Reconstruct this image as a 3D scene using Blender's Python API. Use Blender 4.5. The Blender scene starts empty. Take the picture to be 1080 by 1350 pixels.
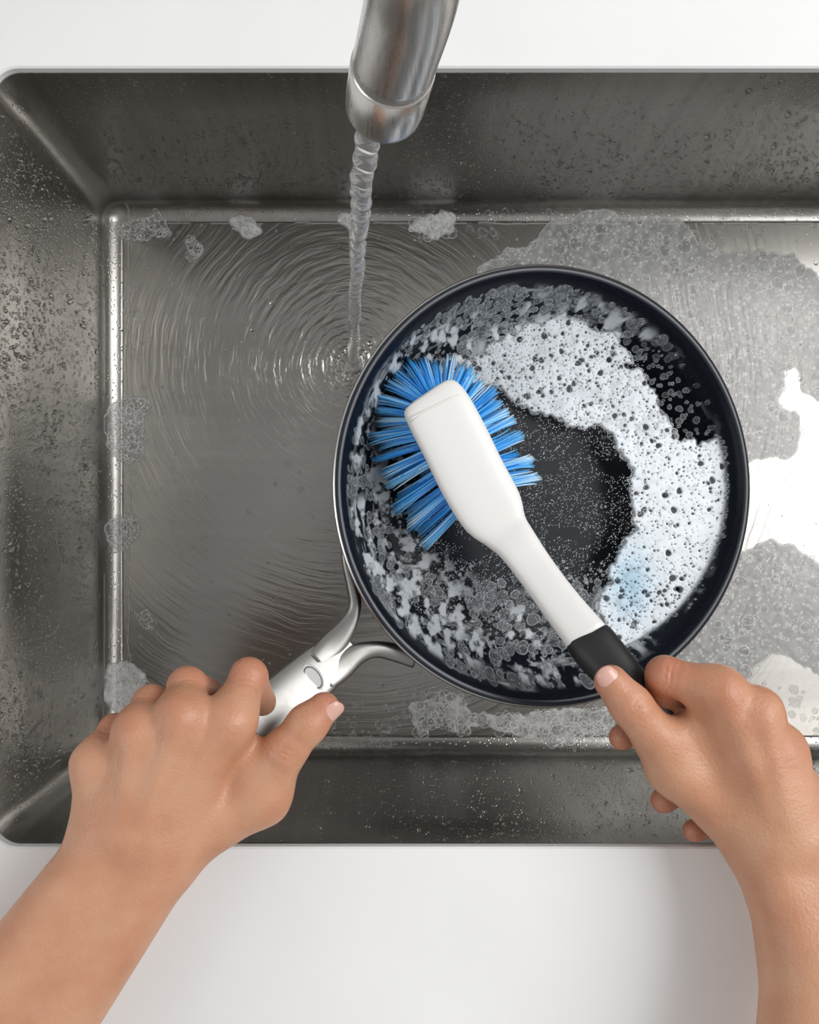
import bpy, math, random
import numpy as np
from mathutils import Vector, Matrix
random.seed(7); rng=np.random.default_rng(7)
scene=bpy.context.scene
scene.view_settings.view_transform='Standard'
scene.view_settings.look='None'

# ------------------------------------------------------------ scale / layout
K=0.000423      # metres per image pixel at sink-rim height (z=0)
H=0.53          # height of the camera above the sink rim
def P(u,v,z):   # image pixel coordinates (projected through the camera to height z) -> world metres
    s=K*(H-z)/H
    return np.array([(u-500)*s,(700-v)*s,z])
def ref(x,y,z):  # world metres -> image pixel coordinates, inverse of the projection above
    s=K*(H-z)/H
    return x/s+500, 700-y/s

# ------------------------------------------------------------ helpers
def new_mat(name):
    m=bpy.data.materials.new(name); m.use_nodes=True
    nt=m.node_tree; b=nt.nodes['Principled BSDF']
    return m,nt,b
def N(nt,t,**kw):
    n=nt.nodes.new(t)
    for k,v in kw.items(): setattr(n,k,v)
    return n
def simple(name,col,rough=.5,metal=0,**kw):
    m,nt,b=new_mat(name)
    b.inputs['Base Color'].default_value=(*col,1); b.inputs['Roughness'].default_value=rough
    b.inputs['Metallic'].default_value=metal
    for k,v in kw.items(): b.inputs[k].default_value=v
    return m
def mathn(nt,op,a,b=None):
    n=N(nt,'ShaderNodeMath',operation=op)
    for i,x in enumerate((a,b)):
        if x is None: continue
        if hasattr(x,'is_output'): nt.links.new(x,n.inputs[i])
        else: n.inputs[i].default_value=x
    return n.outputs[0]
def mesh_obj(name,verts,faces,mat=None,smooth=True,parent=None):
    me=bpy.data.meshes.new(name)
    verts=np.asarray(verts,dtype=np.float32)
    if isinstance(faces,np.ndarray):
        nf,q=faces.shape
        me.vertices.add(len(verts)); me.vertices.foreach_set('co',verts.ravel())
        me.loops.add(nf*q); me.loops.foreach_set('vertex_index',faces.astype(np.int32).ravel())
        me.polygons.add(nf); me.polygons.foreach_set('loop_start',np.arange(0,nf*q,q,dtype=np.int32))
        me.update(calc_edges=True); me.validate()
    else:
        me.from_pydata([tuple(map(float,v)) for v in verts],[],faces); me.update()
    if smooth: me.polygons.foreach_set('use_smooth',[True]*len(me.polygons))
    o=bpy.data.objects.new(name,me); scene.collection.objects.link(o)
    if mat: me.materials.append(mat)
    if parent: o.parent=parent
    return o
def empty(name):
    e=bpy.data.objects.new(name,None); scene.collection.objects.link(e); e.empty_display_size=.02; return e
def set_color(o,cols):
    a=o.data.color_attributes.new('col','FLOAT_COLOR','POINT')
    a.data.foreach_set('color',np.asarray(cols,dtype=np.float32).ravel())
def vnoise(x,y,seed=0):
    xi=np.floor(x).astype(np.int64); yi=np.floor(y).astype(np.int64)
    fx=x-xi; fy=y-yi; fx=fx*fx*(3-2*fx); fy=fy*fy*(3-2*fy)
    def h(a,b):
        n=(a*374761393+b*668265263+seed*1442695041)&0xffffffff
        n=((n^(n>>13))*1274126177)&0xffffffff
        return ((n^(n>>16))&0xffff)/65535.
    return (h(xi,yi)*(1-fx)+h(xi+1,yi)*fx)*(1-fy)+(h(xi,yi+1)*(1-fx)+h(xi+1,yi+1)*fx)*fy
def fbm(x,y,seed=0,o=4):
    s=0;a=.5;t=0
    for i in range(o):
        s=s+a*vnoise(x*2**i,y*2**i,seed+i); t+=a; a*=.5
    return s/t
def sweep(path,radii,n=24,cap=True,squash=None):
    path=[Vector(p) for p in path]; V=[];F=[]
    t0=(path[1]-path[0]).normalized()
    up=Vector((1,0,0)) if abs(t0.x)<.8 else Vector((0,0,1))
    nrm=(up-t0*up.dot(t0)).normalized()
    for i,p in enumerate(path):
        t=(path[min(i+1,len(path)-1)]-path[max(i-1,0)]).normalized()
        nrm=(nrm-t*nrm.dot(t)).normalized(); bn=t.cross(nrm)
        for j in range(n):
            a=2*math.pi*j/n; r=radii[i] if not callable(radii) else radii(i,a)
            V.append(p+nrm*math.cos(a)*r+bn*math.sin(a)*r)
    for i in range(len(path)-1):
        for j in range(n):
            a=i*n+j;b=i*n+(j+1)%n
            F.append((a,b,b+n,a+n))
    if cap:
        F.append(tuple(range(n-1,-1,-1))); F.append(tuple(range((len(path)-1)*n,len(path)*n)))
    return V,F
def catmull(pts,m=8,closed=False):
    pts=[np.array(p,float) for p in pts]; out=[]
    q=[2*pts[0]-pts[1]]+pts+[2*pts[-1]-pts[-2]]
    if closed: q=[pts[-1]]+pts+[pts[0],pts[1]]
    for i in range(1,len(q)-2):
        for j in range(m):
            t=j/m
            out.append(.5*((2*q[i])+(-q[i-1]+q[i+1])*t+(2*q[i-1]-5*q[i]+4*q[i+1]-q[i+2])*t*t+(-q[i-1]+3*q[i]-3*q[i+1]+q[i+2])*t**3))
    if not closed: out.append(pts[-1])
    return out
def in_poly(x,y,poly):
    c=np.zeros(x.shape,bool); n=len(poly)
    for i in range(n):
        x1,y1=poly[i];x2,y2=poly[(i+1)%n]
        if y1==y2: continue
        m=((y1>y)!=(y2>y))&(x<(x2-x1)*(y-y1)/(y2-y1)+x1)
        c^=m
    return c
def blur(a,n=2):
    for _ in range(n):
        a=(np.roll(a,1,0)+np.roll(a,-1,0)+2*a)/4; a=(np.roll(a,1,1)+np.roll(a,-1,1)+2*a)/4
    return a

# ------------------------------------------------------------ materials
def steel_mat(name,floor=False):
    m,nt,b=new_mat(name); L=nt.links.new
    b.inputs['Metallic'].default_value=1
    tc=N(nt,'ShaderNodeTexCoord')
    mp=N(nt,'ShaderNodeMapping'); L(tc.outputs['Object'],mp.inputs[0])
    mp.inputs['Scale'].default_value=(6,160,160) if floor else (140,140,2.5)
    nz=N(nt,'ShaderNodeTexNoise'); L(mp.outputs[0],nz.inputs['Vector']); nz.inputs['Scale'].default_value=1; nz.inputs['Detail'].default_value=4
    n2=N(nt,'ShaderNodeTexNoise'); L(tc.outputs['Object'],n2.inputs['Vector']); n2.inputs['Scale'].default_value=9; n2.inputs['Detail'].default_value=2
    cr=N(nt,'ShaderNodeValToRGB'); L(mathn(nt,'ADD',mathn(nt,'MULTIPLY',nz.outputs[0],.25 if floor else .6),mathn(nt,'MULTIPLY',n2.outputs[0],.75 if floor else .4)),cr.inputs[0])
    cr.color_ramp.elements[0].position=.25; cr.color_ramp.elements[1].position=.75
    g=.86 if floor else .93
    cr.color_ramp.elements[0].color=(.35*g,.336*g,.314*g,1); cr.color_ramp.elements[1].color=(.50*g,.482*g,.452*g,1)
    L(cr.outputs[0],b.inputs['Base Color'])
    L(mathn(nt,'ADD',mathn(nt,'MULTIPLY',n2.outputs[0],.15),.18 if floor else .26),b.inputs['Roughness'])
    bp=N(nt,'ShaderNodeBump'); bp.inputs['Strength'].default_value=.04 if floor else .25; bp.inputs['Distance'].default_value=.0002
    L(nz.outputs[0],bp.inputs['Height'])
    if floor:
        sub=N(nt,'ShaderNodeVectorMath',operation='SUBTRACT'); L(tc.outputs['Object'],sub.inputs[0]); sub.inputs[1].default_value=(-.021,.131,-.215)
        ds=N(nt,'ShaderNodeTexNoise'); L(tc.outputs['Object'],ds.inputs['Vector']); ds.inputs['Scale'].default_value=14
        ln=N(nt,'ShaderNodeVectorMath',operation='LENGTH'); L(sub.outputs[0],ln.inputs[0])
        r=mathn(nt,'ADD',ln.outputs['Value'],mathn(nt,'MULTIPLY',ds.outputs[0],.016))
        nr=N(nt,'ShaderNodeVectorMath',operation='NORMALIZE'); L(sub.outputs[0],nr.inputs[0])
        sp=N(nt,'ShaderNodeSeparateXYZ'); L(nr.outputs[0],sp.inputs[0])
        cb=N(nt,'ShaderNodeCombineXYZ'); L(mathn(nt,'MULTIPLY',r,230),cb.inputs[0]); L(mathn(nt,'MULTIPLY',sp.outputs[0],2.6),cb.inputs[1]); L(mathn(nt,'MULTIPLY',sp.outputs[1],2.6),cb.inputs[2])
        pn=N(nt,'ShaderNodeTexNoise'); L(cb.outputs[0],pn.inputs['Vector']); pn.inputs['Scale'].default_value=1; pn.inputs['Detail'].default_value=3
        sn=mathn(nt,'SINE',mathn(nt,'MULTIPLY',ln.outputs['Value'],1100))
        att=mathn(nt,'POWER',2.718,mathn(nt,'MULTIPLY',ln.outputs['Value'],-32))
        q=mathn(nt,'MULTIPLY',ln.outputs['Value'],4.2)
        far=mathn(nt,'ADD',mathn(nt,'POWER',2.718,mathn(nt,'MULTIPLY',mathn(nt,'MULTIPLY',q,q),-1)),.12)
        h=mathn(nt,'ADD',mathn(nt,'MULTIPLY',pn.outputs[0],far),mathn(nt,'MULTIPLY',mathn(nt,'MULTIPLY',sn,att),.28))
        b2=N(nt,'ShaderNodeBump'); b2.inputs['Strength'].default_value=.9; b2.inputs['Distance'].default_value=.0012
        L(h,b2.inputs['Height']); L(bp.outputs[0],b2.inputs['Normal']); L(b2.outputs[0],b.inputs['Normal'])
    else:
        vo=N(nt,'ShaderNodeTexVoronoi'); L(tc.outputs['Object'],vo.inputs['Vector']); vo.inputs['Scale'].default_value=340
        dr=mathn(nt,'MAXIMUM',mathn(nt,'SUBTRACT',.28,vo.outputs['Distance']),0)
        b2=N(nt,'ShaderNodeBump'); b2.inputs['Strength'].default_value=.6; b2.inputs['Distance'].default_value=.0014
        L(dr,b2.inputs['Height']); L(bp.outputs[0],b2.inputs['Normal']); L(b2.outputs[0],b.inputs['Normal'])
    return m
M_wall=steel_mat('brushed_steel_wet_wall'); M_floor=steel_mat('wet_steel_floor',True)
def brushed(name,col,sc,r0,r1,bs=.15):
    m,nt,b=new_mat(name); b.inputs['Metallic'].default_value=1; b.inputs['Base Color'].default_value=(*col,1)
    tc=N(nt,'ShaderNodeTexCoord'); mp=N(nt,'ShaderNodeMapping'); nt.links.new(tc.outputs['Object'],mp.inputs[0]); mp.inputs['Scale'].default_value=sc
    nz=N(nt,'ShaderNodeTexNoise'); nt.links.new(mp.outputs[0],nz.inputs[0]); nz.inputs['Scale'].default_value=1
    nt.links.new(mathn(nt,'ADD',mathn(nt,'MULTIPLY',nz.outputs[0],r1),r0),b.inputs['Roughness'])
    bp=N(nt,'ShaderNodeBump'); bp.inputs['Strength'].default_value=bs; bp.inputs['Distance'].default_value=.0002; nt.links.new(nz.outputs[0],bp.inputs['Height']); nt.links.new(bp.outputs[0],b.inputs['Normal'])
    return m
M_nickel=brushed('brushed_nickel',(.62,.60,.575),(900,900,12),.22,.14,.3)
M_handle=brushed('brushed_steel_handle',(.33,.32,.305),(300,300,300),.34,.1,.05)
# quartz
M_quartz,nt,b=new_mat('white_quartz')
tc=N(nt,'ShaderNodeTexCoord'); nz=N(nt,'ShaderNodeTexNoise'); nt.links.new(tc.outputs['Object'],nz.inputs[0]); nz.inputs['Scale'].default_value=7; nz.inputs['Detail'].default_value=6
cr=N(nt,'ShaderNodeValToRGB'); nt.links.new(nz.outputs[0],cr.inputs[0]); cr.color_ramp.elements[0].position=.3; cr.color_ramp.elements[1].position=.7
cr.color_ramp.elements[0].color=(.80,.80,.795,1); cr.color_ramp.elements[1].color=(.85,.85,.845,1); nt.links.new(cr.outputs[0],b.inputs['Base Color']); b.inputs['Roughness'].default_value=.5; b.inputs['Specular IOR Level'].default_value=.3
M_water=simple('water',(1,1,1),.0,0,**{'Transmission Weight':1.0,'IOR':1.33})
M_stream=simple('aerated_water',(1,1,1),.02,0,**{'Transmission Weight':.88,'IOR':1.33})
M_polish=simple('polished_steel',(.60,.59,.57),.28,1)
# pan nonstick
M_pan,nt,b=new_mat('navy_nonstick'); b.inputs['Roughness'].default_value=.3; b.inputs['Specular IOR Level'].default_value=.1
tc=N(nt,'ShaderNodeTexCoord'); vo=N(nt,'ShaderNodeTexVoronoi'); nt.links.new(tc.outputs['Object'],vo.inputs['Vector']); vo.inputs['Scale'].default_value=900
cr=N(nt,'ShaderNodeValToRGB'); nt.links.new(vo.outputs['Distance'],cr.inputs[0]); cr.color_ramp.elements[0].position=.10; cr.color_ramp.elements[1].position=.18
cr.color_ramp.elements[0].color=(.06,.063,.07,1); cr.color_ramp.elements[1].color=(.005,.007,.012,1); nt.links.new(cr.outputs[0],b.inputs['Base Color'])
M_panout=simple('anodized_navy',(.008,.011,.020),.3)
def foam_mat(name,tint,spec=.5):
    m,nt,b=new_mat(name); L=nt.links.new
    at=N(nt,'ShaderNodeAttribute',attribute_name='col')
    mx=N(nt,'ShaderNodeMix',data_type='RGBA',blend_type='MULTIPLY'); mx.inputs['Factor'].default_value=1
    L(at.outputs['Color'],mx.inputs['A']); mx.inputs['B'].default_value=(*tint,1)
    L(mx.outputs['Result'],b.inputs['Base Color']); b.inputs['Roughness'].default_value=.3; b.inputs['Specular IOR Level'].default_value=spec
    L(at.outputs['Alpha'],b.inputs['Alpha'])
    return m
M_foam=foam_mat('dish_soap_foam',(.92,.955,.98),.2); M_suds=foam_mat('soap_suds',(1,1,.99),.4)
M_white=simple('white_plastic',(.80,.79,.765),.38)
M_black=simple('black_rubber_grip',(.012,.012,.013),.5)
m,nt,b=new_mat('blue_bristle'); at=N(nt,'ShaderNodeAttribute',attribute_name='col'); nt.links.new(at.outputs['Color'],b.inputs['Base Color']); b.inputs['Roughness'].default_value=.3; M_brist=m
# skin
M_skin,nt,b=new_mat('skin'); L=nt.links.new
at=N(nt,'ShaderNodeAttribute',attribute_name='col'); tc=N(nt,'ShaderNodeTexCoord')
nz=N(nt,'ShaderNodeTexNoise'); L(tc.outputs['Object'],nz.inputs[0]); nz.inputs['Scale'].default_value=38; nz.inputs['Detail'].default_value=5
mx=N(nt,'ShaderNodeMix',data_type='RGBA',blend_type='MULTIPLY'); L(at.outputs['Color'],mx.inputs['A'])
cr=N(nt,'ShaderNodeValToRGB'); L(nz.outputs[0],cr.inputs[0]); cr.color_ramp.elements[0].position=.32; cr.color_ramp.elements[1].position=.62
cr.color_ramp.elements[0].color=(.88,.77,.73,1); cr.color_ramp.elements[1].color=(1,1,1,1)
mx.inputs['Factor'].default_value=1; L(cr.outputs[0],mx.inputs['B']); L(mx.outputs['Result'],b.inputs['Base Color'])
b.inputs['Roughness'].default_value=.45; b.inputs['Subsurface Weight'].default_value=.08; b.inputs['Subsurface Radius'].default_value=(.006,.002,.001); b.inputs['Subsurface Scale'].default_value=1
vo=N(nt,'ShaderNodeTexVoronoi'); L(tc.outputs['Object'],vo.inputs['Vector']); vo.inputs['Scale'].default_value=620
n3=N(nt,'ShaderNodeTexNoise'); L(tc.outputs['Object'],n3.inputs[0]); n3.inputs['Scale'].default_value=260; n3.inputs['Detail'].default_value=4
bp=N(nt,'ShaderNodeBump'); bp.inputs['Strength'].default_value=.3; bp.inputs['Distance'].default_value=.0006; L(mathn(nt,'ADD',vo.outputs['Distance'],n3.outputs[0]),bp.inputs['Height']); L(bp.outputs[0],b.inputs['Normal'])
M_nail=simple('fingernail',(.68,.40,.33),.22)

# ------------------------------------------------------------ sink
XL,XR,YB,YF=-.2145,.547,.2555,-.1743
DEP,FR,CR_=.215,.014,.015
def rr(x0,x1,y0,y1,r,n=10):
    out=[]
    for cx,cy,a0 in ((x1-r,y1-r,0),(x0+r,y1-r,90),(x0+r,y0+r,180),(x1-r,y0+r,270)):
        for i in range(n+1):
            a=math.radians(a0+90*i/n); out.append((cx+r*math.cos(a),cy+r*math.sin(a)))
    return out
V=[];F=[];loops=[]
def addloop(ins,z,r): loops.append(z); V.extend([(x,y,z) for x,y in rr(XL+ins,XR-ins,YF+ins,YB-ins,r)])
addloop(-.025,0,.03); addloop(-.0005,0,CR_); addloop(0,-.001,CR_); addloop(0,-.05,CR_);addloop(0,-.1,CR_);addloop(0,-.15,CR_); addloop(0,-(DEP-FR)+.004,CR_)
for i in range(0,11):
    a=math.pi/2*i/10; addloop(FR*(1-math.cos(a)),-(DEP-FR)-FR*math.sin(a),CR_-FR*(1-math.cos(a))*.8)
n=44
for i in range(len(loops)-1):
    for j in range(n):
        a=i*n+j;b_=i*n+(j+1)%n; F.append((a,a+n,b_+n,b_))
F.append(tuple(range((len(loops)-1)*n,len(loops)*n)))
sink_e=empty('kitchen_sink')
s=mesh_obj('sink_basin',V,F,M_wall,True,sink_e); s.data.materials.append(M_floor)
s.data.polygons[len(F)-1].material_index=1; s.data.polygons[len(F)-1].use_smooth=False
# drain
V=[];F=[]
prof=[(.045,.0003),(.043,.0012),(.040,.0008),(.036,.0004),(.034,.0003),(.001,.0003)]
dc=(.167,.04,-DEP+.0005)
for r,z in prof:
    for j in range(40):
        a=2*math.pi*j/40; V.append((dc[0]+r*math.cos(a),dc[1]+r*math.sin(a),dc[2]+z))
for i in range(len(prof)-1):
    for j in range(40): F.append((i*40+j,i*40+(j+1)%40,(i+1)*40+(j+1)%40,(i+1)*40+j))
mesh_obj('drain_ring',V,F,M_polish,True,sink_e)

# ------------------------------------------------------------ countertop
CT=.006
hole=lambda g,z,r:[(x,y,z) for x,y in rr(XL-g,XR+g,YF-g,YB+g,r)]
V=[];F=[]
V+=hole(.0,.0005,CR_); V+=hole(0,CT-.001,CR_); V+=hole(.001,CT,CR_+.001)
V+=[(x,y,CT) for x,y in rr(-1.3,1.6,-.40,.72,.01)]
V+=[(x,y,-.03) for x,y in rr(-1.3,1.6,-.40,.72,.01)]
V+=hole(.03,-.03,.05); V+=hole(.03,.0005,.05); 
for i in range(6):
    for j in range(n):
        a=i*n+j;b_=i*n+(j+1)%n; F.append((a,b_,b_+n,a+n))
for j in range(n): F.append((6*n+j,6*n+(j+1)%n,(j+1)%n,j))
mesh_obj('countertop',V,F,M_quartz,False)
M_paint=simple('white_wall_paint',(.75,.75,.74),.7)
mesh_obj('wall_back',[(-1.3,.72,-.03),(1.6,.72,-.03),(1.6,.72,.75),(-1.3,.72,.75),(-1.3,.74,-.03),(1.6,.74,-.03),(1.6,.74,.75),(-1.3,.74,.75)],[(0,1,2,3),(5,4,7,6),(3,2,6,7),(0,3,7,4),(1,5,6,2),(0,4,5,1)],M_paint,False)

# ------------------------------------------------------------ faucet
fa=empty('faucet')
tip=np.array([.0015,.1352,.226]); up=np.array([.0085,.139,.283])
path=[(.03,.385,.006),(.03,.385,.12),(.03,.385,.28),(.028,.37,.36),(.024,.32,.43),(.02,.26,.452),(.015,.19,.425),(.012,.15,.36),(.0095,.1405,.31),tuple(up),(.0042,.137,.250)]
pp=catmull(path,8)
V,F=sweep(pp,[.0123]*len(pp),40); mesh_obj('spout_neck',V,F,M_nickel,True,fa)
seam=np.array([.0042,.137,.250])
L0=np.linalg.norm(tip-seam)
ts=[(0,.0118),(.0005,.0126),(.0009,.0128),(L0*.6,.0127),(L0-.004,.0126),(L0-.0015,.0124),(L0-.0004,.0119),(L0,.0110),(L0-.001,.0100),(L0-.004,.0095)]
V=[];F=[]
ax=Vector((tip-seam)/L0); e1=ax.cross(Vector((0,1,0))).normalized(); e2=ax.cross(e1)
for t,r in ts:
    for j in range(48):
        a=2*math.pi*j/48; V.append(Vector(seam)+ax*t+e1*math.cos(a)*r+e2*math.sin(a)*r)
for i in range(len(ts)-1):
    for j in range(48): F.append((i*48+j,i*48+(j+1)%48,(i+1)*48+(j+1)%48,(i+1)*48+j))
F.append(tuple(range(9*48,10*48)))
mesh_obj('spray_head',V,F,M_nickel,True,fa)
V,F=sweep([(.03,.385,.006),(.03,.385,.012),(.03,.385,.05),(.03,.385,.052)],[.027,.026,.024,.013],40); mesh_obj('faucet_base',V,F,M_nickel,True,fa)
V,F=sweep([(.05,.385,.035),(.09,.385,.04),(.14,.385,.06)],[.009,.006,.005],20); mesh_obj('lever',V,F,M_nickel,True,fa)

# ------------------------------------------------------------ water stream
top=np.array([-.002,.1345,.227]); bot=np.array([-.0205,.1305,-DEP+.001])
path=[];NP=520
for i in range(NP):
    t=i/(NP-1); p=top*(1-t)+bot*t
    p[0]=top[0]+(bot[0]-top[0])*(t**.75)+.0004*math.sin(t*34)+.0002*math.sin(t*81)
    p[1]+= .0004*math.sin(t*27+1)
    path.append(p)
def rad(i,a):
    t=i/(NP-1); r=.0042-.0012*min(1,t*2)
    am=.25+1.5*t
    return r*(1+am*.20*math.sin(t*t*110+t*150+.3*math.sin(a))+.06*math.sin(2*a+t*9)+.06*math.sin(3*a-t*12)+.06*math.sin(t*340+a))+(.004*max(0,t-.98)/.02)
V,F=sweep(path,rad,24)
ws=mesh_obj('water_stream',V,F,M_stream)

# ------------------------------------------------------------ droplets on the walls
DV=[];DF=[]
def dome(c,nn,r,fl=.5,seg=8,str_=1.0):
    nn=Vector(nn); e1=nn.orthogonal().normalized(); e2=nn.cross(e1)
    if abs(nn.z)<.5: e2=Vector((0,0,1)); e1=e2.cross(nn)
    b0=len(DV); c=Vector(c)
    for k,(rr_,hh) in enumerate(((1,-.05),(.88,.5),(.55,.86))):
        for j in range(seg):
            a=2*math.pi*j/seg; DV.append(c+(e1*math.cos(a)+e2*math.sin(a)*str_)*r*rr_+nn*r*fl*hh)
    DV.append(c+nn*r*fl)
    for k in range(2):
        for j in range(seg): DF.append((b0+k*seg+j,b0+k*seg+(j+1)%seg,b0+(k+1)*seg+(j+1)%seg,b0+(k+1)*seg+j))
    for j in range(seg): DF.append((b0+2*seg+j,b0+2*seg+(j+1)%seg,b0+3*seg))
def rsize(big=1): return (.00045+.0006*random.random()**2+ (.0010*random.random() if random.random()<.08 else 0))*big
cnt=0
while cnt<4600:
    z=-random.random()*.2; y=random.uniform(YF+.02,YB-.02)
    if float(fbm(np.array([y*25.]),np.array([z*25.]),3)[0])*1.1<random.random()*.9-.05: continue
    dome((XL+.0001,y,z),(1,0,0),rsize(1.15),.9,8,1+.4*random.random()); cnt+=1
cnt=0
while cnt<4800:
    z=-.2*random.random(); x=random.uniform(XL+.02,.4)
    if random.random()>.1+1.2*(-z/.2)**1.1: continue
    dome((x,YB-.0001,z),(0,-1,0),rsize(1.1),.9,8,1+.5*random.random()); cnt+=1
cnt=0
while cnt<2600:
    z=-.2*random.random(); x=random.uniform(XL+.02,.4)
    dome((x,YF+.0001,z),(0,1,0),rsize(),.9,8,1+.3*random.random()); cnt+=1
for _ in range(500):
    dome((random.uniform(XL+.02,.36),random.uniform(YF+.02,YB-.02),-DEP),(0,0,1),rsize(1.2),.4)
# splash drops round the impact point
for _ in range(60):
    a=random.random()*6.28; d=.004+.02*random.random()**2
    dome((bot[0]+d*math.cos(a),bot[1]+d*math.sin(a),-DEP+.0002),(0,0,1),rsize(1.3),.9)
mesh_obj('water_droplets',DV,DF,M_water,True,sink_e)

# ------------------------------------------------------------ stamping of bubbles into a foam field
def stamp(A,B,cx,cy,r,kind,a=.9,w=.8,ia=.3,rad_=None,sq=1.):
    R=int(r+3); x0=int(cx)-R;y0=int(cy)-R
    if x0<0 or y0<0 or x0+2*R+1>=A.shape[0] or y0+2*R+1>=A.shape[1]: return
    sl=(slice(x0,x0+2*R+1),slice(y0,y0+2*R+1))
    gx,gy=np.meshgrid(np.arange(x0,x0+2*R+1)-cx,np.arange(y0,y0+2*R+1)-cy,indexing='ij')
    if rad_ is not None:
        pr=gx*rad_[0]+gy*rad_[1]; pt=-gx*rad_[1]+gy*rad_[0]; gx,gy=pr*sq,pt
    ph=random.random()*6; an=np.arctan2(gy,gx); am=.05+.10*random.random()*(r>2.5)
    d=np.hypot(gx,gy)/(1+am*np.sin(2*an+ph)+am*.6*np.sin(3*an+ph*2))
    ring=np.clip(1-np.abs(d-r)/w,0,1); ins=np.clip(r-d+.5,0,1)
    if kind=='hole':
        A[sl]=A[sl]*(1-ins*.9); A[sl]=np.maximum(A[sl],ring*a*.9); B[sl]=np.maximum(B[sl],ring)
    else:
        A[sl]=np.maximum(A[sl],np.maximum(ring*a,ins*a*ia)); B[sl]=np.maximum(B[sl]*(1-ins*.2),ring)
        hl=np.clip(1.2-np.hypot(gx-r*.35,gy-r*.35)/max(.8,r*.18),0,1); A[sl]=np.maximum(A[sl],hl*a); B[sl]=np.maximum(B[sl],hl)  # off-centre highlight painted into the bubble's colour and alpha

def sheet(name,X,Y,Z,A,Col,mat,parent,th=.02):
    nx,ny=A.shape
    keep=(A[:-1,:-1]>th)|(A[1:,:-1]>th)|(A[:-1,1:]>th)|(A[1:,1:]>th)
    idx=np.arange(nx*ny).reshape(nx,ny)
    q=np.stack([idx[:-1,:-1][keep],idx[1:,:-1][keep],idx[1:,1:][keep],idx[:-1,1:][keep]],1)
    used=np.unique(q); rm=np.full(nx*ny,-1); rm[used]=np.arange(len(used)); q=rm[q]
    co=np.stack([X.ravel()[used],Y.ravel()[used],Z.ravel()[used]],1)
    o=mesh_obj(name,co,q,mat,True,parent)
    c=np.concatenate([Col.reshape(-1,3)[used],np.clip(A.ravel()[used],0,1)[:,None]],1)
    set_color(o,c); return o

# ------------------------------------------------------------ frying pan
TH=math.radians(12); PC=P(728,641,-.02); R0=.128
ex=np.array([math.cos(TH),0,-math.sin(TH)]); ey=np.array([0,1,0]); ez=np.array([math.sin(TH),0,math.cos(TH)])
def pan_w(x,y,z): return PC[0]+x*ex[0]+z*ez[0], PC[1]+y+0*x, PC[2]+x*ex[2]+z*ez[2]
def chaikin(p,k=3):
    p=[np.array(a,float) for a in p]
    for _ in range(k):
        q=[p[0]]
        for a,b_ in zip(p[:-1],p[1:]): q+= [a*.75+b_*.25,a*.25+b_*.75]
        p=q+[p[-1]]
    return p
inner=chaikin([(.0005,-.047),(.086,-.047),(.098,-.044),(.112,-.026),(.1205,-.004),(.1238,-.0002)])
outer=chaikin([(.1284,-.0022),(.1250,-.01),(.118,-.030),(.104,-.0495),(.09,-.0525),(.0005,-.0525)])
pan=empty('frying_pan')
def lathe(name,prof,mat,n=128):
    V=[];F=[]
    for r,z in prof:
        for j in range(n):
            a=2*math.pi*j/n; V.append(pan_w(r*math.cos(a),r*math.sin(a),z))
    m=len(prof)
    for i in range(m-1):
        for j in range(n): F.append((i*n+j,i*n+(j+1)%n,(i+1)*n+(j+1)%n,(i+1)*n+j))
    return mesh_obj(name,V,F,mat,True,pan)
lathe('pan_interior',inner,M_pan)
lathe('pan_lip',[(.1238,-.0002),(.1248,.0004),(.1266,.0004),(.1274,-.0002)],M_panout)
lathe('pan_rim',[(.1274,-.0002),(.1281,-.0006),(.1286,-.0013),(.1284,-.0022)],M_polish)
lathe('pan_exterior',outer,M_panout)

# foam sheet in pan; soapy water has pooled level on the low (right) side
NG=680; g=np.linspace(-.125,.125,NG); GX,GY=np.meshgrid(g,g,indexing='ij'); RR=np.hypot(GX,GY)
ir=np.array([p[0] for p in inner]); iz=np.array([p[1] for p in inner])
LZ0=np.interp(RR,ir,iz)
pool=(-.0572-PC[2]+GX*math.sin(TH))/math.cos(TH)
LZ=np.maximum(LZ0,pool)
onpool=(pool>LZ0)
wx,wy,wz=pan_w(GX,GY,LZ); U,Vv=ref(wx,wy,wz)
wob=(fbm(GX*120,GY*120,5)-.5)*34; wob2=(fbm(GX*120,GY*120,11)-.5)*34
Uw=U+wob; Vw=Vv+wob2
D0=in_poly(Uw,Vw,[(600,500),(625,465),(690,432),(740,418),(800,440),(840,490),(880,560),(915,592),(945,575),(978,600),(985,640),(976,720),(935,805),(880,848),(815,854),(785,800),(808,760),(838,690),(832,620),(805,572),(740,556),(700,545),(665,520)]).astype(float)
D0=D0*np.clip(((pool-LZ0)+.0022+(GX<.05)*.05)/.0008,0,1)
dense=blur(D0,4)
grad=np.clip((Vv-430)/220,0.2,1)*np.clip((U-620)/140,.35,1)
nzf=fbm(GX*260,GY*260,21); nzl=fbm(GX*50,GY*50,23)
A=dense*(.70+.36*grad)*np.clip(.66+.4*nzf+.5*nzl,0,1.1); B=.80+.22*nzf
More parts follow.
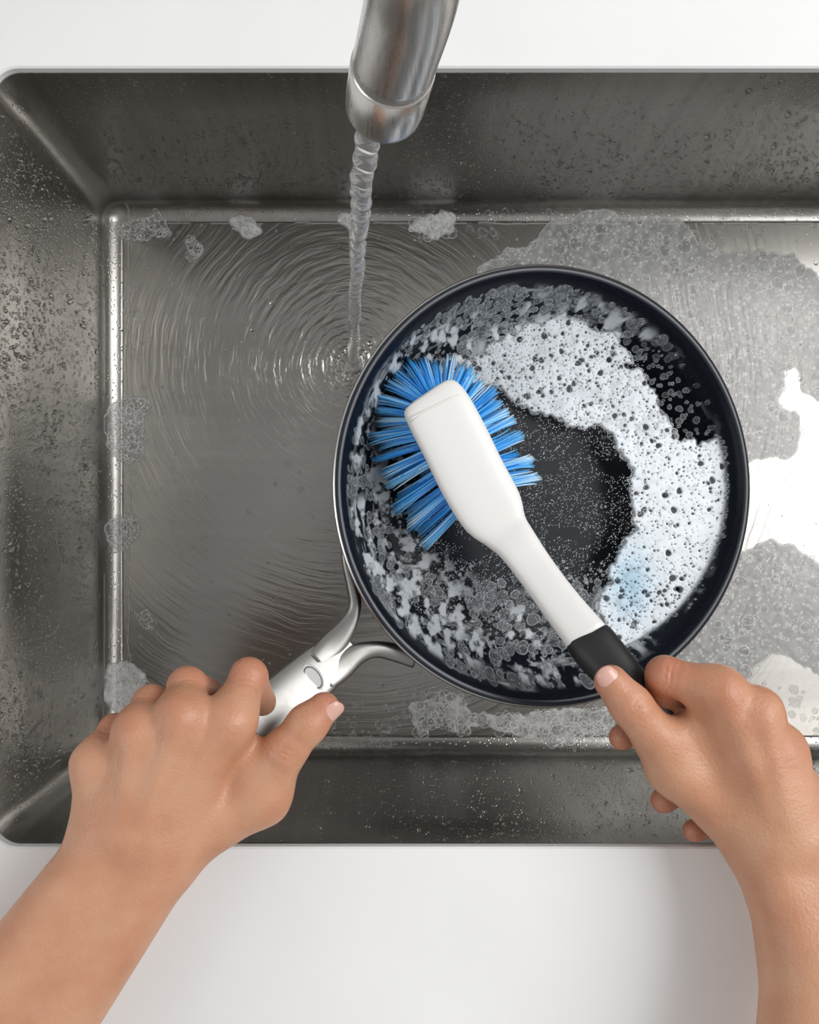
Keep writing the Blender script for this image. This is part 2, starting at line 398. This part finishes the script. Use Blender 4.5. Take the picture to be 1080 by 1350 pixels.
# thin film haze + clumps round the wall
wall=np.clip((RR-.088)/.008,0,1)*np.clip((.1205-RR)/.003,0,1)
ang=np.arctan2(GY,GX)
streak=fbm(ang*9,RR*420,31)
A=np.maximum(A,wall*np.clip((streak-.55)*3.4,0,1)*.6*(~onpool)*(1-.8*np.clip(GX/.08,0,1)))
cl=fbm(GX*190+3,GY*190,33); cm=fbm(GX*34,GY*34,35)
side=np.clip(((U<640)|(Vv>770)|(Vv<450))*1.,0,1)*np.clip((RR-.06)/.02,0,1)*np.clip((.119-RR)/.003,0,1)*(1-dense)
side=blur(side,6)
A=np.maximum(A,side*np.clip((cl-.49)*6,0,1)*np.clip((cm-.32)*5,0,1)*.7)
inpan=RR<.1185
def region(pred,count,rmin,rmax,kind,a,w=.8,pw=2,gap=False,ia=.3):
    k=0;tr=0
    while k<count and tr<count*60:
        tr+=1
        i=random.randrange(8,NG-8);j=random.randrange(8,NG-8)
        if not inpan[i,j] or not pred(U[i,j],Vv[i,j],RR[i,j],i,j): continue
        r=rmin+(rmax-rmin)*random.random()**pw
        if gap:
            R=int(r+1)
            if A[max(0,i-R):i+R+1:2,max(0,j-R):j+R+1:2].max()>.6 : continue
        rd=None; sq=1
        if RR[i,j]>.093 and not onpool[i,j]:
            rd=(GX[i,j]/RR[i,j],GY[i,j]/RR[i,j]); sq=1.9 if (Vv[i,j]<560 or U[i,j]>820) else 1.15
        stamp(A,B,i,j,r,kind,a*(.5+.5*random.random()),w,ia,rd,sq); k+=1
region(lambda u,v,r,i,j:dense[i,j]>.4 and random.random()>grad[i,j]*.5,2700,.7,1.9,'hole',.98,.8,3)
region(lambda u,v,r,i,j:dense[i,j]>.2,190,2.2,6.0,'hole',.98,1,2.2)
region(lambda u,v,r,i,j:.05<dense[i,j]<.7,350,1.5,4.5,'ring',.7,.9)
lf=lambda u,v:fbm(np.array([u/40.]),np.array([v/40.]),8)[0]
region(lambda u,v,r,i,j:r>.085 and (u<720 or v<470) and lf(u,v)>.45,240,2.5,8.5,'ring',.62,1.0,1.6,True,.35)
region(lambda u,v,r,i,j:(v>760 and u<790) and lf(u,v)>.4,180,3,11,'ring',.6,1.1,1.4,True,.3)
region(lambda u,v,r,i,j:(v<455 and u<850),190,2.5,8,'ring',.7,1.1,1.6,True,.4)
region(lambda u,v,r,i,j:((r>.08 and u<720) or v>740 or v<470) and lf(u+200,v)>.47,800,.8,2.4,'ring',.6,.9,1.6,True,.6)
region(lambda u,v,r,i,j:(820<u<940 and 440<v<600),80,2,6,'ring',.35,1.0,2,True)
# speckle
for _ in range(26000):
    i=random.randrange(4,NG-4);j=random.randrange(4,NG-4);u,v=U[i,j],Vv[i,j]
    if inpan[i,j] and 540<u<850 and 470<v<830:
        if fbm(np.array([u/28.]),np.array([v/28.]),15)[0]>.34: 
            A[i,j]=max(A[i,j],.2+.75*random.random()**1.1); B[i,j]=1
bl=np.exp(-(((U-830)/28)**2+((Vv-770)/45)**2))
A*=(1-.25*bl)
A*=np.clip((.1225-RR)/.001,0,1)
Ab=blur(A,1)
col=np.stack([B*(.96-.34*bl),B*(.98-.14*bl),B*1.0],-1); col=np.clip(col,0,1)
lz=LZ+.0003+.0010*Ab*np.clip(dense+.3,0,1)
X,Y,Z=pan_w(GX,GY,lz)
sheet('dish_soap_foam',X,Y,Z,A*.98,col,M_foam,pan)

def loft(name,st,mat,parent,e=3.2,n=40):
    m=catmull([np.array([*P(u,v,z),hw*K*(H-z)/H,ht]) for u,v,z,hw,ht in st],6)
    V=[];F=[]
    for i,q in enumerate(m):
        c=Vector(q[:3]); t=(Vector(m[min(i+1,len(m)-1)][:3])-Vector(m[max(i-1,0)][:3])).normalized()
        side=t.cross(Vector((0,0,1))).normalized(); upv=side.cross(t)
        for j in range(n):
            a=2*math.pi*j/n; ca,sa=math.cos(a),math.sin(a)
            x=abs(ca)**(2/e)*math.copysign(1,ca)*max(q[3],.0005); y=abs(sa)**(2/e)*math.copysign(1,sa)*max(q[4],.0004)
            V.append(c+side*x+upv*y)
    for i in range(len(m)-1):
        for j in range(n):
            a=i*n+j;b_=i*n+(j+1)%n; F.append((a,b_,b_+n,a+n))
    F.append(tuple(range(n-1,-1,-1))); F.append(tuple(range((len(m)-1)*n,len(m)*n)))
    return mesh_obj(name,V,F,mat,True,parent)
# handle (forked, cast steel)
loft('handle_body',[(462,846,-.011,12,.002),(452,855,-.009,22,.003),(438,868,-.006,29,.0035),(412,892,0,34,.004),(375,924,.010,36,.0045),(335,958,.020,36,.005),(290,992,.028,35,.0055),(250,1022,.032,30,.006),(238,1032,.032,18,.004)],M_handle,pan,2.5)
loft('handle_prong_1',[(454,722,-.006,5,.003),(457,745,-.008,6,.004),(465,775,-.010,8,.0045),(468,800,-.011,9,.0045),(458,825,-.010,13,.004),(438,850,-.007,17,.0035),(415,872,-.002,14,.003)],M_handle,pan,2.5)
loft('handle_prong_2',[(548,868,-.016,13,.004),(520,860,-.015,12,.0045),(495,856,-.013,11,.0045),(472,862,-.010,14,.004),(448,880,-.006,18,.0035),(428,900,-.001,14,.003)],M_handle,pan,2.5)
c=P(413,893,.0042)
def emblem(name,s0,s1,z0,z1,mat):
    V=[];F=[]
    for k,(s_,zz) in enumerate(((s0,z0),(s0,z1),(s1,z1),(s1,z0))):
        for j in range(40):
            a=2*math.pi*j/40; dx=.0082*s_*math.cos(a); dy=.0046*s_*math.sin(a); ca,sa=math.cos(-.95),math.sin(-.95)
            x,y=dx*ca-dy*sa,dx*sa+dy*ca
            V.append((c[0]+x,c[1]+y,c[2]+zz-.17*x-.13*y-abs(dx)*.05))
    for k in range(3):
        for j in range(40): F.append((k*40+j,k*40+(j+1)%40,(k+1)*40+(j+1)%40,(k+1)*40+j))
    mesh_obj(name,V,F,mat,False,pan)
emblem('emblem_plate',1,.001,-.0012,.0006,simple('satin_emblem',(.62,.62,.61),.5,0))
emblem('emblem_ring',.86,.76,.0001,.00075,simple('emblem_ink',(.1,.1,.1),.5,0))

# ------------------------------------------------------------ dish brush
br=empty('dish_brush')
loft('brush_head_and_neck',[(563,518,-.006,26,.003),(565,521,-.006,37,.005),(570,529,-.006,42,.0065),(581,547,-.0055,44.5,.007),(600,583,-.0055,45,.007),(622,628,-.0055,45,.007),(643,665,-.005,44,.0068),(655,684,-.004,40,.0065),(667,700,-.003,32,.0065),(682,718,0,27.5,.0068),(705,750,.004,25.5,.007),(738,795,.012,26,.0078),(777,844,.021,29,.009)],M_white,br)
loft('brush_grip',[(774,840,.0205,28,.0085),(776,843,.021,31,.0098),(786,855,.023,32,.011),(812,885,.028,30,.011),(845,918,.032,25,.010),(880,955,.034,21,.009),(925,1005,.034,22,.009),(960,1050,.032,20,.008),(975,1070,.031,10,.004)],M_black,br,2.6)
V,F=sweep([P(538,556,.0004),P(545,550,.0012),P(570,537,.0013),P(595,525,.0012),P(605,521,.0004)],[.0006,.0007,.0007,.0007,.0006],10); mesh_obj('head_ridge',V,F,M_white,True,br)
# bristles
BV=[];BF=[];BC=[]
hc=P(604,592,-.012); axv=np.array([.47,-.88,0]); axv/=np.linalg.norm(axv); lat=np.array([-axv[1],axv[0],0])
def strand(p0,p1,p2,r,c0,c1):
    b0=len(BV); n=6
    for i in range(n):
        t=i/(n-1); p=(1-t)**2*p0+2*t*(1-t)*p1+t*t*p2
        tt=(2*(1-t)*(p1-p0)+2*t*(p2-p1)); tt/=np.linalg.norm(tt)
        a=np.cross(tt,[0,0,1.]); a/=max(1e-6,np.linalg.norm(a)); b_=np.cross(tt,a); rr_=r*(1-.15*t)
        for j in range(4):
            an=math.pi/2*j+.4; BV.append(p+(a*math.cos(an)+b_*math.sin(an))*rr_); k=t**1.2; BC.append([*(np.array(c0)*(1-k)+np.array(c1)*k),1])
    for i in range(n-1):
        for j in range(4): BF.append((b0+i*4+j,b0+i*4+(j+1)%4,b0+(i+1)*4+(j+1)%4,b0+(i+1)*4+j))
    BF.append((b0+(n-1)*4,b0+(n-1)*4+1,b0+(n-1)*4+2,b0+(n-1)*4+3))
tufts=[]
for row,(sc,reach,drop,cnt_) in enumerate(((1.0,.0288,.020,27),(.82,.0278,.030,24),(.5,.016,.036,12),(.2,.008,.038,6))):
    for i in range(cnt_):
        t=i/(cnt_-1); a=math.radians(-26+ 232*t)   # 0=+lat,90=head end,180=-lat
        s_a=-math.sin(a)*.034 if math.sin(a)>0 else -math.sin(a)*.070
        l_a=math.cos(a)*.0165
        root=hc+axv*s_a*sc+lat*l_a*sc
        dirn=axv*(-math.sin(a)*.62 +.0)+lat*math.cos(a)
        dirn/=np.linalg.norm(dirn)
        rch=reach*(1 - .14*max(0,math.sin(a)))*(1-.22*max(0,math.cos(a)))
        tufts.append((root,dirn,rch*(.94+.12*random.random()),drop))
for root,dirn,reach,drop in tufts:
    dirn=dirn+rng.normal(0,.05,3)*[1,1,0]; perp=np.array([-dirn[1],dirn[0],0])
    light=random.random()
    for k in range(28):
        o=rng.normal(0,.0010,2); p0=root+dirn*o[0]+perp*o[1]
        rc=reach*(1+rng.normal(0,.03)); dz=drop*(1+rng.normal(0,.05))
        p2=p0+dirn*rc+perp*(o[1]*.6+rng.normal(0,.0005))+np.array([0,0,-dz]); p1=p0+dirn*rc*.6+np.array([0,0,-dz*.25])
        q=random.random()*.65+light*.35
        c0=(.01,.22,.72) if q<.45 else ((.05,.40,.90) if q<.75 else (.30,.64,.95))
        c1=(.05,.42,.93) if q<.3 else ((.20,.62,1.0) if q<.62 else (.72,.90,1))
        strand(p0,p1,p2,.0006,c0,c1)
o=mesh_obj('bristles',BV,BF,M_brist,True,br); set_color(o,BC)

# ------------------------------------------------------------ suds on sink floor
dx=.00065; gx=np.arange(XL+.0012,.42,dx); gy=np.arange(YF+.0012,YB-.0012,dx)
GX,GY=np.meshgrid(gx,gy,indexing='ij')
dw=np.minimum(np.minimum(GX-XL,YB-GY),GY-YF)
Z0=np.where(dw<FR,-(DEP-FR)-np.sqrt(np.clip(FR**2-(FR-dw)**2,0,None)),-DEP)
U,Vv=ref(GX,GY,Z0)
Uw=U+(fbm(GX*60,GY*60,41)-.5)*30; Vw=Vv+(fbm(GX*60,GY*60,47)-.5)*30
pA=[(630,360),(690,322),(735,292),(762,282),(800,285),(850,290),(890,292),(920,312),(945,335),(990,335),(1030,338),(1065,352),(1090,372),(1300,400),(1300,520),(1080,530),(1055,520),(1045,478),(1028,492),(1035,525),(1055,555),(1058,590),(1040,612),(1000,606),(850,650),(640,520)]
pB=[(900,730),(990,728),(1020,716),(1050,722),(1075,742),(1300,770),(1300,900),(1085,888),(1050,870),(1020,862),(990,880),(965,912),(930,935),(860,950),(820,900)]
pC=[(540,935),(560,918),(610,915),(620,945),(680,940),(700,930),(800,935),(860,950),(830,966),(760,972),(690,968),(640,960),(600,966),(545,965)]
mask=np.zeros(U.shape)
for p_ in (pA,pB): mask=np.maximum(mask,in_poly(Uw,Vw,p_))
mC=in_poly(Uw,Vw,pC)*1.
def ell(cx,cy,a,b_): return (((Uw-cx)/a)**2+((Vw-cy)/b_)**2<1)*1.
left=np.maximum.reduce([ell(167,570,29,38),ell(158,700,20,20),ell(198,812,8,11),ell(255,327,11,9),ell(190,302,30,17)])
bright=np.maximum.reduce([ell(163,905,27,38),ell(325,298,18,13),ell(568,297,32,16),ell(460,293,14,9)])
m_all=np.maximum.reduce([mask,left,mC*.6,bright])
edge=np.clip(blur(m_all,2)*(1-blur(m_all,2))*4,0,1)
A=mask*.66+left*.28+mC*.15+bright*.7; A=blur(np.clip(A,0,1),1)
nzf=fbm(GX*220,GY*220,51); nzl=fbm(GX*30,GY*30,53)
A*=.75+.5*nzf; B=.24+.22*nzf+.18*nzl+.45*blur(bright,2); B=np.clip(B,0,1)
A=np.maximum(A,edge*.6); B=np.maximum(B,edge*.8)
ln=np.exp(-((YB-GY-.0135-.002*fbm(GX*50,GY*0,61))/.0007)**2)*(fbm(GX*70,GY*0,63)>.42); A=np.maximum(A,ln*.5); B=np.maximum(B,ln*.8)
ln=np.exp(-((GX-XL-.0165-.004*fbm(GY*50,GX*0,65))/.0006)**2)*(fbm(GY*60,GX*0,67)>.35); A=np.maximum(A,ln*.5); B=np.maximum(B,ln*.8)
def floorb(sel,count,r0,r1,pw,a,ia=.25):
    ok=np.argwhere(sel)
    for k in range(count):
        i,j=ok[random.randrange(len(ok))]; stamp(A,B,i,j,r0+(r1-r0)*random.random()**pw,'ring',a*(.7+.3*random.random()),.85,ia)
floorb(mask>.3,3400,.9,2.0,2,.8)
floorb(mask>.3,380,2.5,8,2.5,.9)
floorb(edge>.3,260,1.5,6,2,.9)
floorb(bright>.3,450,1,3,2,.95)
floorb(left>.3,420,1.2,5,1.8,.9,.15)
floorb(mC>.3,300,1.5,9,2,.75,.15)
sparse=(fbm(GX*18,GY*18,71)>.52)
floorb(sparse&(Vv>900)&(U>350),220,1.2,6,2.5,.5)
floorb(sparse&(dw<.03),200,1.2,6,2.5,.5)
floorb((U<480)&(dw>.02),60,1,3.5,2.5,.45)
Z=Z0+.0004+.0014*blur(A,1)
sheet('soap_suds',GX,GY,Z,A,np.stack([B,B,B*.99],-1),M_suds,sink_e)

# ------------------------------------------------------------ hands (SDF -> surface nets)
def nets(F,o,h):
    nx,ny,nz=F.shape; sh=(nx-1,ny-1,nz-1)
    Pp=np.zeros(sh+(3,),np.float32); C=np.zeros(sh,np.float32)
    for a in range(3):
        b_=(a+1)%3;c=(a+2)%3
        for ob in (0,1):
            for oc in (0,1):
                lo=[None]*3;hi=[None]*3
                lo[a]=slice(0,-1);hi[a]=slice(1,None)
                for ax_,of in ((b_,ob),(c,oc)):
                    lo[ax_]=slice(of,F.shape[ax_]-1+of); hi[ax_]=lo[ax_]
                f0=F[tuple(lo)];f1=F[tuple(hi)]
                m=((f0<0)!=(f1<0)); t=np.where(m,f0/np.where(m,f0-f1,1),0)
                Pp[...,a]+=t; Pp[...,b_]+=m*ob; Pp[...,c]+=m*oc; C+=m
    act=C>0; idx=np.full(sh,-1,np.int64); idx[act]=np.arange(act.sum())
    ijk=np.argwhere(act); V=(ijk+Pp[act]/C[act][:,None])*h+o
    Q=[]
    for a in range(3):
        b_=(a+1)%3;c=(a+2)%3
        s0=[slice(1,-1)]*3; s1=[slice(1,-1)]*3; s0[a]=slice(0,-1); s1[a]=slice(1,None)
        f0=F[tuple(s0)]<0; f1=F[tuple(s1)]<0; m=f0!=f1
        def cell(ob,oc):
            s=[slice(None)]*3
            s[b_]=slice(0,-1) if ob==0 else slice(1,None); s[c]=slice(0,-1) if oc==0 else slice(1,None)
            return idx[tuple(s)][m]
        q=np.stack([cell(0,0),cell(1,0),cell(1,1),cell(0,1)],1); fl=~f0[m]
        q[fl]=q[fl][:,::-1]; Q.append(q)
    return V,np.concatenate(Q)
def smin(a,b_,k):
    h=np.clip(.5+.5*(b_-a)/k,0,1); return b_*(1-h)+a*h-k*h*(1-h)
def build_hand(name,palm,fingers,joints,h=.0011,tend=[],creases=[],kf=.0022):
    prims=[q for q in palm]+[q for f in fingers for q in f]
    allp=np.array([q[i] for q in prims for i in (0,1)]); mx=.030
    lo=allp.min(0)-mx; hi=allp.max(0)+mx; lo[2]=max(lo[2],allp[:,2].min()-.012)
    sh=np.ceil((hi-lo)/h).astype(int)+1
    gx,gy,gz=[ (lo[i]+np.arange(sh[i])*h).astype(np.float32) for i in range(3)]
    X,Y,Z=gx[:,None,None],gy[None,:,None],gz[None,None,:]
    def cone(a,b_,ra,rb):
        d=(b_-a).astype(np.float32); a=a.astype(np.float32); L=float((d**2).sum())+1e-12
        t=np.clip(((X-a[0])*d[0]+(Y-a[1])*d[1]+(Z-a[2])*d[2])/np.float32(L),0,1)
        return (np.sqrt((X-a[0]-t*d[0])**2+(Y-a[1]-t*d[1])**2+(Z-a[2]-t*d[2])**2)-(np.float32(ra)+np.float32(rb-ra)*t)).astype(np.float32)
    F=None
    for a,b_,ra,rb,k in palm:
        c=cone(a,b_,ra,rb); F=c if F is None else smin(F,c,k)
    FF=None
    for f in fingers:
        G=None
        for a,b_,ra,rb,k in f:
            c=cone(a,b_,ra,rb); G=c if G is None else smin(G,c,k)
        FF=G if FF is None else smin(FF,G,kf)
    F=smin(F,FF,.010)
    for a,b_,r,k in tend: F=smin(F,cone(a,b_,r,r),k)
    for c0,ax_,wd,r,dp in creases:
        i0=[max(0,int((c0[i]-.016-lo[i])/h)) for i in range(3)]; i1=[min(sh[i],int((c0[i]+.016-lo[i])/h)+1) for i in range(3)]
        x=gx[i0[0]:i1[0]][:,None,None]-c0[0]; y=gy[i0[1]:i1[1]][None,:,None]-c0[1]; z=gz[i0[2]:i1[2]][None,None,:]-c0[2]
        s=x*ax_[0]+y*ax_[1]+z*ax_[2]; s=s+.0006*np.sin((x*-ax_[1]+y*ax_[0])*500)
        F[i0[0]:i1[0],i0[1]:i1[1],i0[2]:i1[2]]+=(dp*np.exp(-(s/r)**2)*np.exp(-((x*x+y*y+z*z)/wd**2))).astype(np.float32)
    V,Q=nets(F,lo,h)
    e=empty(name); o=mesh_obj('skin_surface',V,Q,M_skin,True,e)
    V=np.asarray(V); col=np.tile(np.array([.57,.30,.18]),(len(V),1))
    wgt=np.zeros(len(V))
    for p,r,s in joints: wgt=np.maximum(wgt,s*np.exp(-((V-p)**2).sum(1)/r**2))
    col=col*(1-wgt[:,None])+np.array([.51,.185,.115])*wgt[:,None]
    set_color(o,np.concatenate([col,np.ones((len(V),1))],1))
    return e
def mm(x): return x*.001
def chain(pts,rs,k=.003):
    return [(pts[i],pts[i+1],mm(rs[i]),mm(rs[i+1]),k) for i in range(len(pts)-1)]
def nail(parent,c,along,nrm,w,l,rad,name='thumb_nail'):
    along=Vector(along).normalized(); nrm=Vector(nrm); nrm=(nrm-along*nrm.dot(along)).normalized(); side=along.cross(nrm)
    c=Vector(c);V=[];F=[];n=14
    for i in range(n+1):
        for j in range(n+1):
            u=i/n*2-1;v=j/n*2-1
            x=u*math.sqrt(1-v*v*.42); y=v*math.sqrt(1-u*u*.42)
            a=y*w/rad
            edge=max(abs(u),abs(v))**8
            V.append(c+along*(x*l)+side*(math.sin(a)*rad)+nrm*((math.cos(a)-1)*rad-.0004*x*x*3*max(0,x)-edge*.0006))
    for i in range(n):
        for j in range(n): a=i*(n+1)+j; F.append((a,a+n+1,a+n+2,a+1))
    return mesh_obj(name,V,F,M_nail,True,parent)
def crs(c,pa,pb,n_=3,gap=.0026,wd=.0085,r=.0009,dp=.0012,up=.009):
    d=np.array(pb,float)-np.array(pa,float); d[2]*=.5; d/=np.linalg.norm(d)
    return [(np.array(c)+d*(i-(n_-1)/2)*gap+np.array([0,0,up]),d,wd,r,dp*(1 if i==(n_-1)//2 else .65)) for i in range(n_)]

# ---- left hand on pan handle
Wl=P(178,1125,.045)
mI=P(304,950,.050); mM=P(240,945,.055); mR=P(182,965,.052); mP=P(126,1008,.044)
cI=P(215,1095,.046); cM=P(190,1090,.05); cR=P(160,1085,.05); cP=P(133,1085,.044)
pv=np.array([.82,-.57,0])*.0135
far=P(-150,1580,.075)
palm=[(Wl+pv*.9,far+pv*1.2,mm(19),mm(27),.012),(Wl-pv*.9,far-pv*1.2,mm(19),mm(27),.012),
 (cI,mI,mm(15),mm(11.5),.012),(cM,mM,mm(15),mm(11.5),.012),(cR,mR,mm(14.5),mm(11),.012),(cP,mP,mm(14.5),mm(11),.012),
 (P(225,1110,.034),P(345,1050,.036),mm(19),mm(13.5),.014),
 (P(170,1060,.030),P(230,990,.030),mm(15),mm(13),.012),
 (P(318,985,.036),P(340,1035,.034),mm(10.5),mm(11),.010)]
iP=P(328,892,.036); iD=P(343,928,.014); iT=P(318,962,.0)
MP=P(247,905,.037); MD=P(290,925,.008); MT=P(310,965,.0)
rP=P(200,928,.034); rD=P(245,945,.006); rT=P(280,985,.0)
pP=P(152,964,.030); pD=P(200,985,.004); pT=P(240,1015,.002)
th=[P(345,1050,.036),P(378,987,.043),P(405,955,.044),P(427,934,.043)]
fingers=[chain([mI,iP,iD,iT],[11.5,9.5,8.6,7.5]),chain([mM,MP,MD,MT],[11.5,10,8.8,7.6]),chain([mR,rP,rD,rT],[11,9.6,8.6,7.3]),chain([mP,pP,pD,pT],[10.5,8.8,7.6,6.5]),
 chain(th,[13,10.6,10.0,8.4],.004)]
joints=[(iP,.014,.8),(MP,.014,.8),(rP,.013,.8),(pP,.013,.8),(mI+[0,0,.01],.012,.25),(mM+[0,0,.01],.012,.25),(mR+[0,0,.01],.012,.25),(P(430,930,.043),.012,.7),(P(378,987,.05),.010,.4)]
tend=[(P(205,1080,.058),mI+[0,0,.0095],.002,.006),(P(190,1080,.0625),mM+[0,0,.010],.002,.006),(P(165,1080,.0615),mR+[0,0,.0095],.002,.006)]
cre=crs(th[1],th[0],th[3])+crs(iP,mI,iP)+crs(MP,mM,MP)+crs(rP,mR,rP)+crs(pP,mP,pP)+crs(th[2],th[1],th[3],2,.002,.006,.0008,.0005)
hl=build_hand('hand',palm,fingers,joints,tend=tend,creases=cre)
nail(hl,P(427,934,.043)+np.array([.0056,-.0024,.0062]),P(427,934,.043)-P(405,955,.044),(.58,-.3,.7),.0062,.0068,.0082)

# ---- right hand on brush grip
Wr=P(1048,1130,.045); far=P(1105,1600,.07); pv=np.array([.0135,-.001,0])
mI=P(948,912,.055); mM=P(998,940,.055); mR=P(1030,990,.048); mP=P(1046,1040,.038)
palm=[(Wr+pv*.9,P(1100,1260,.052)+pv,mm(19),mm(21),.012),(Wr-pv*.9,P(1100,1260,.052)-pv,mm(19),mm(21),.012),
 (P(1100,1260,.052)+pv,far+pv*1.3,mm(21),mm(27),.012),(P(1100,1260,.052)-pv,far-pv*1.3,mm(21),mm(27),.012),
 (P(1020,1095,.046),mI,mm(15),mm(11.5),.012),(P(1035,1090,.048),mM,mm(15),mm(11.5),.012),(P(1050,1095,.046),mR,mm(15),mm(11),.012),(P(1062,1100,.042),mP,mm(15),mm(11),.012),
 (P(1000,1100,.036),P(892,1010,.040),mm(19),mm(14),.012),
 (P(960,1000,.038),P(915,960,.044),mm(13),mm(9),.012),(P(1010,1060,.03),P(970,990,.032),mm(15),mm(12),.012)]
iP=P(877,890,.047); iD=P(868,935,.026); iT=P(880,965,.016)
MP=P(930,925,.026); MD=P(862,950,.006); MT=P(820,972,.014)
rP=P(975,985,.018); rD=P(925,1025,-.002); rT=P(875,1055,.008)
pP=P(1010,1055,.010); pD=P(960,1080,-.004); pT=P(915,1095,.004)
th=[P(892,1010,.040),P(868,975,.046),P(832,930,.052),P(806,899,.052)]
fingers=[chain([mI,iP,iD,iT],[11,9.5,8.4,7.5]),chain([mM,MP,MD,MT],[10.5,9.3,8.4,7]),chain([mR,rP,rD,rT],[10,9,8,7]),chain([mP,pP,pD,pT],[9.5,8,7,6.2]),
 chain(th,[14,11.8,10.2,8.6],.004)]
joints=[(iP,.014,.8),(MP,.014,.5),(MT,.014,.8),(rT,.014,.8),(pT,.014,.8),(mI+[0,0,.01],.012,.3),(mM+[0,0,.01],.012,.35),(mR+[0,0,.01],.012,.3),(P(804,897,.052),.012,.6),(P(832,930,.062),.010,.4)]
tend=[(P(1020,1080,.059),mI+[0,0,.0095],.002,.006),(P(1035,1080,.0615),mM+[0,0,.010],.002,.006),(P(1050,1085,.059),mR+[0,0,.0095],.002,.006)]
cre=crs(th[2],th[1],th[3])+crs(iP,mI,iP)
hr=build_hand('hand.001',palm,fingers,joints,tend=tend,creases=cre)
nail(hr,P(803,897,.052)+np.array([-.0012,.0012,.0083]),P(806,899,.052)-P(832,930,.052),(-.2,.15,.97),.006,.007,.0085)

# ------------------------------------------------------------ light
w=bpy.data.worlds.new('studio'); scene.world=w; w.use_nodes=True
w.node_tree.nodes['Background'].inputs[0].default_value=(1,1,1,1); w.node_tree.nodes['Background'].inputs[1].default_value=.41
def area(name,loc,target,size,power):
    l=bpy.data.lights.new(name,'AREA'); l.shape='SQUARE'; l.size=size; l.energy=power
    o=bpy.data.objects.new(name,l); scene.collection.objects.link(o); o.location=loc
    o.rotation_euler=(Vector(target)-Vector(loc)).to_track_quat('-Z','Y').to_euler()
area('softbox_key',(1.50,.38,1.45),(.1,-.1,-.1),1.35,37)
area('softbox_fill',(-1.6,-.3,1.3),(0,-.1,-.1),1.2,9)

cam=bpy.data.cameras.new('camera'); co=bpy.data.objects.new('camera',cam); scene.collection.objects.link(co)
co.location=(0,0,H); co.rotation_euler=(0,0,0)
cam.lens=(H/K)/1350*36; cam.sensor_width=36; cam.shift_x=40/1350; cam.shift_y=25/1350; cam.clip_start=.01
scene.camera=co
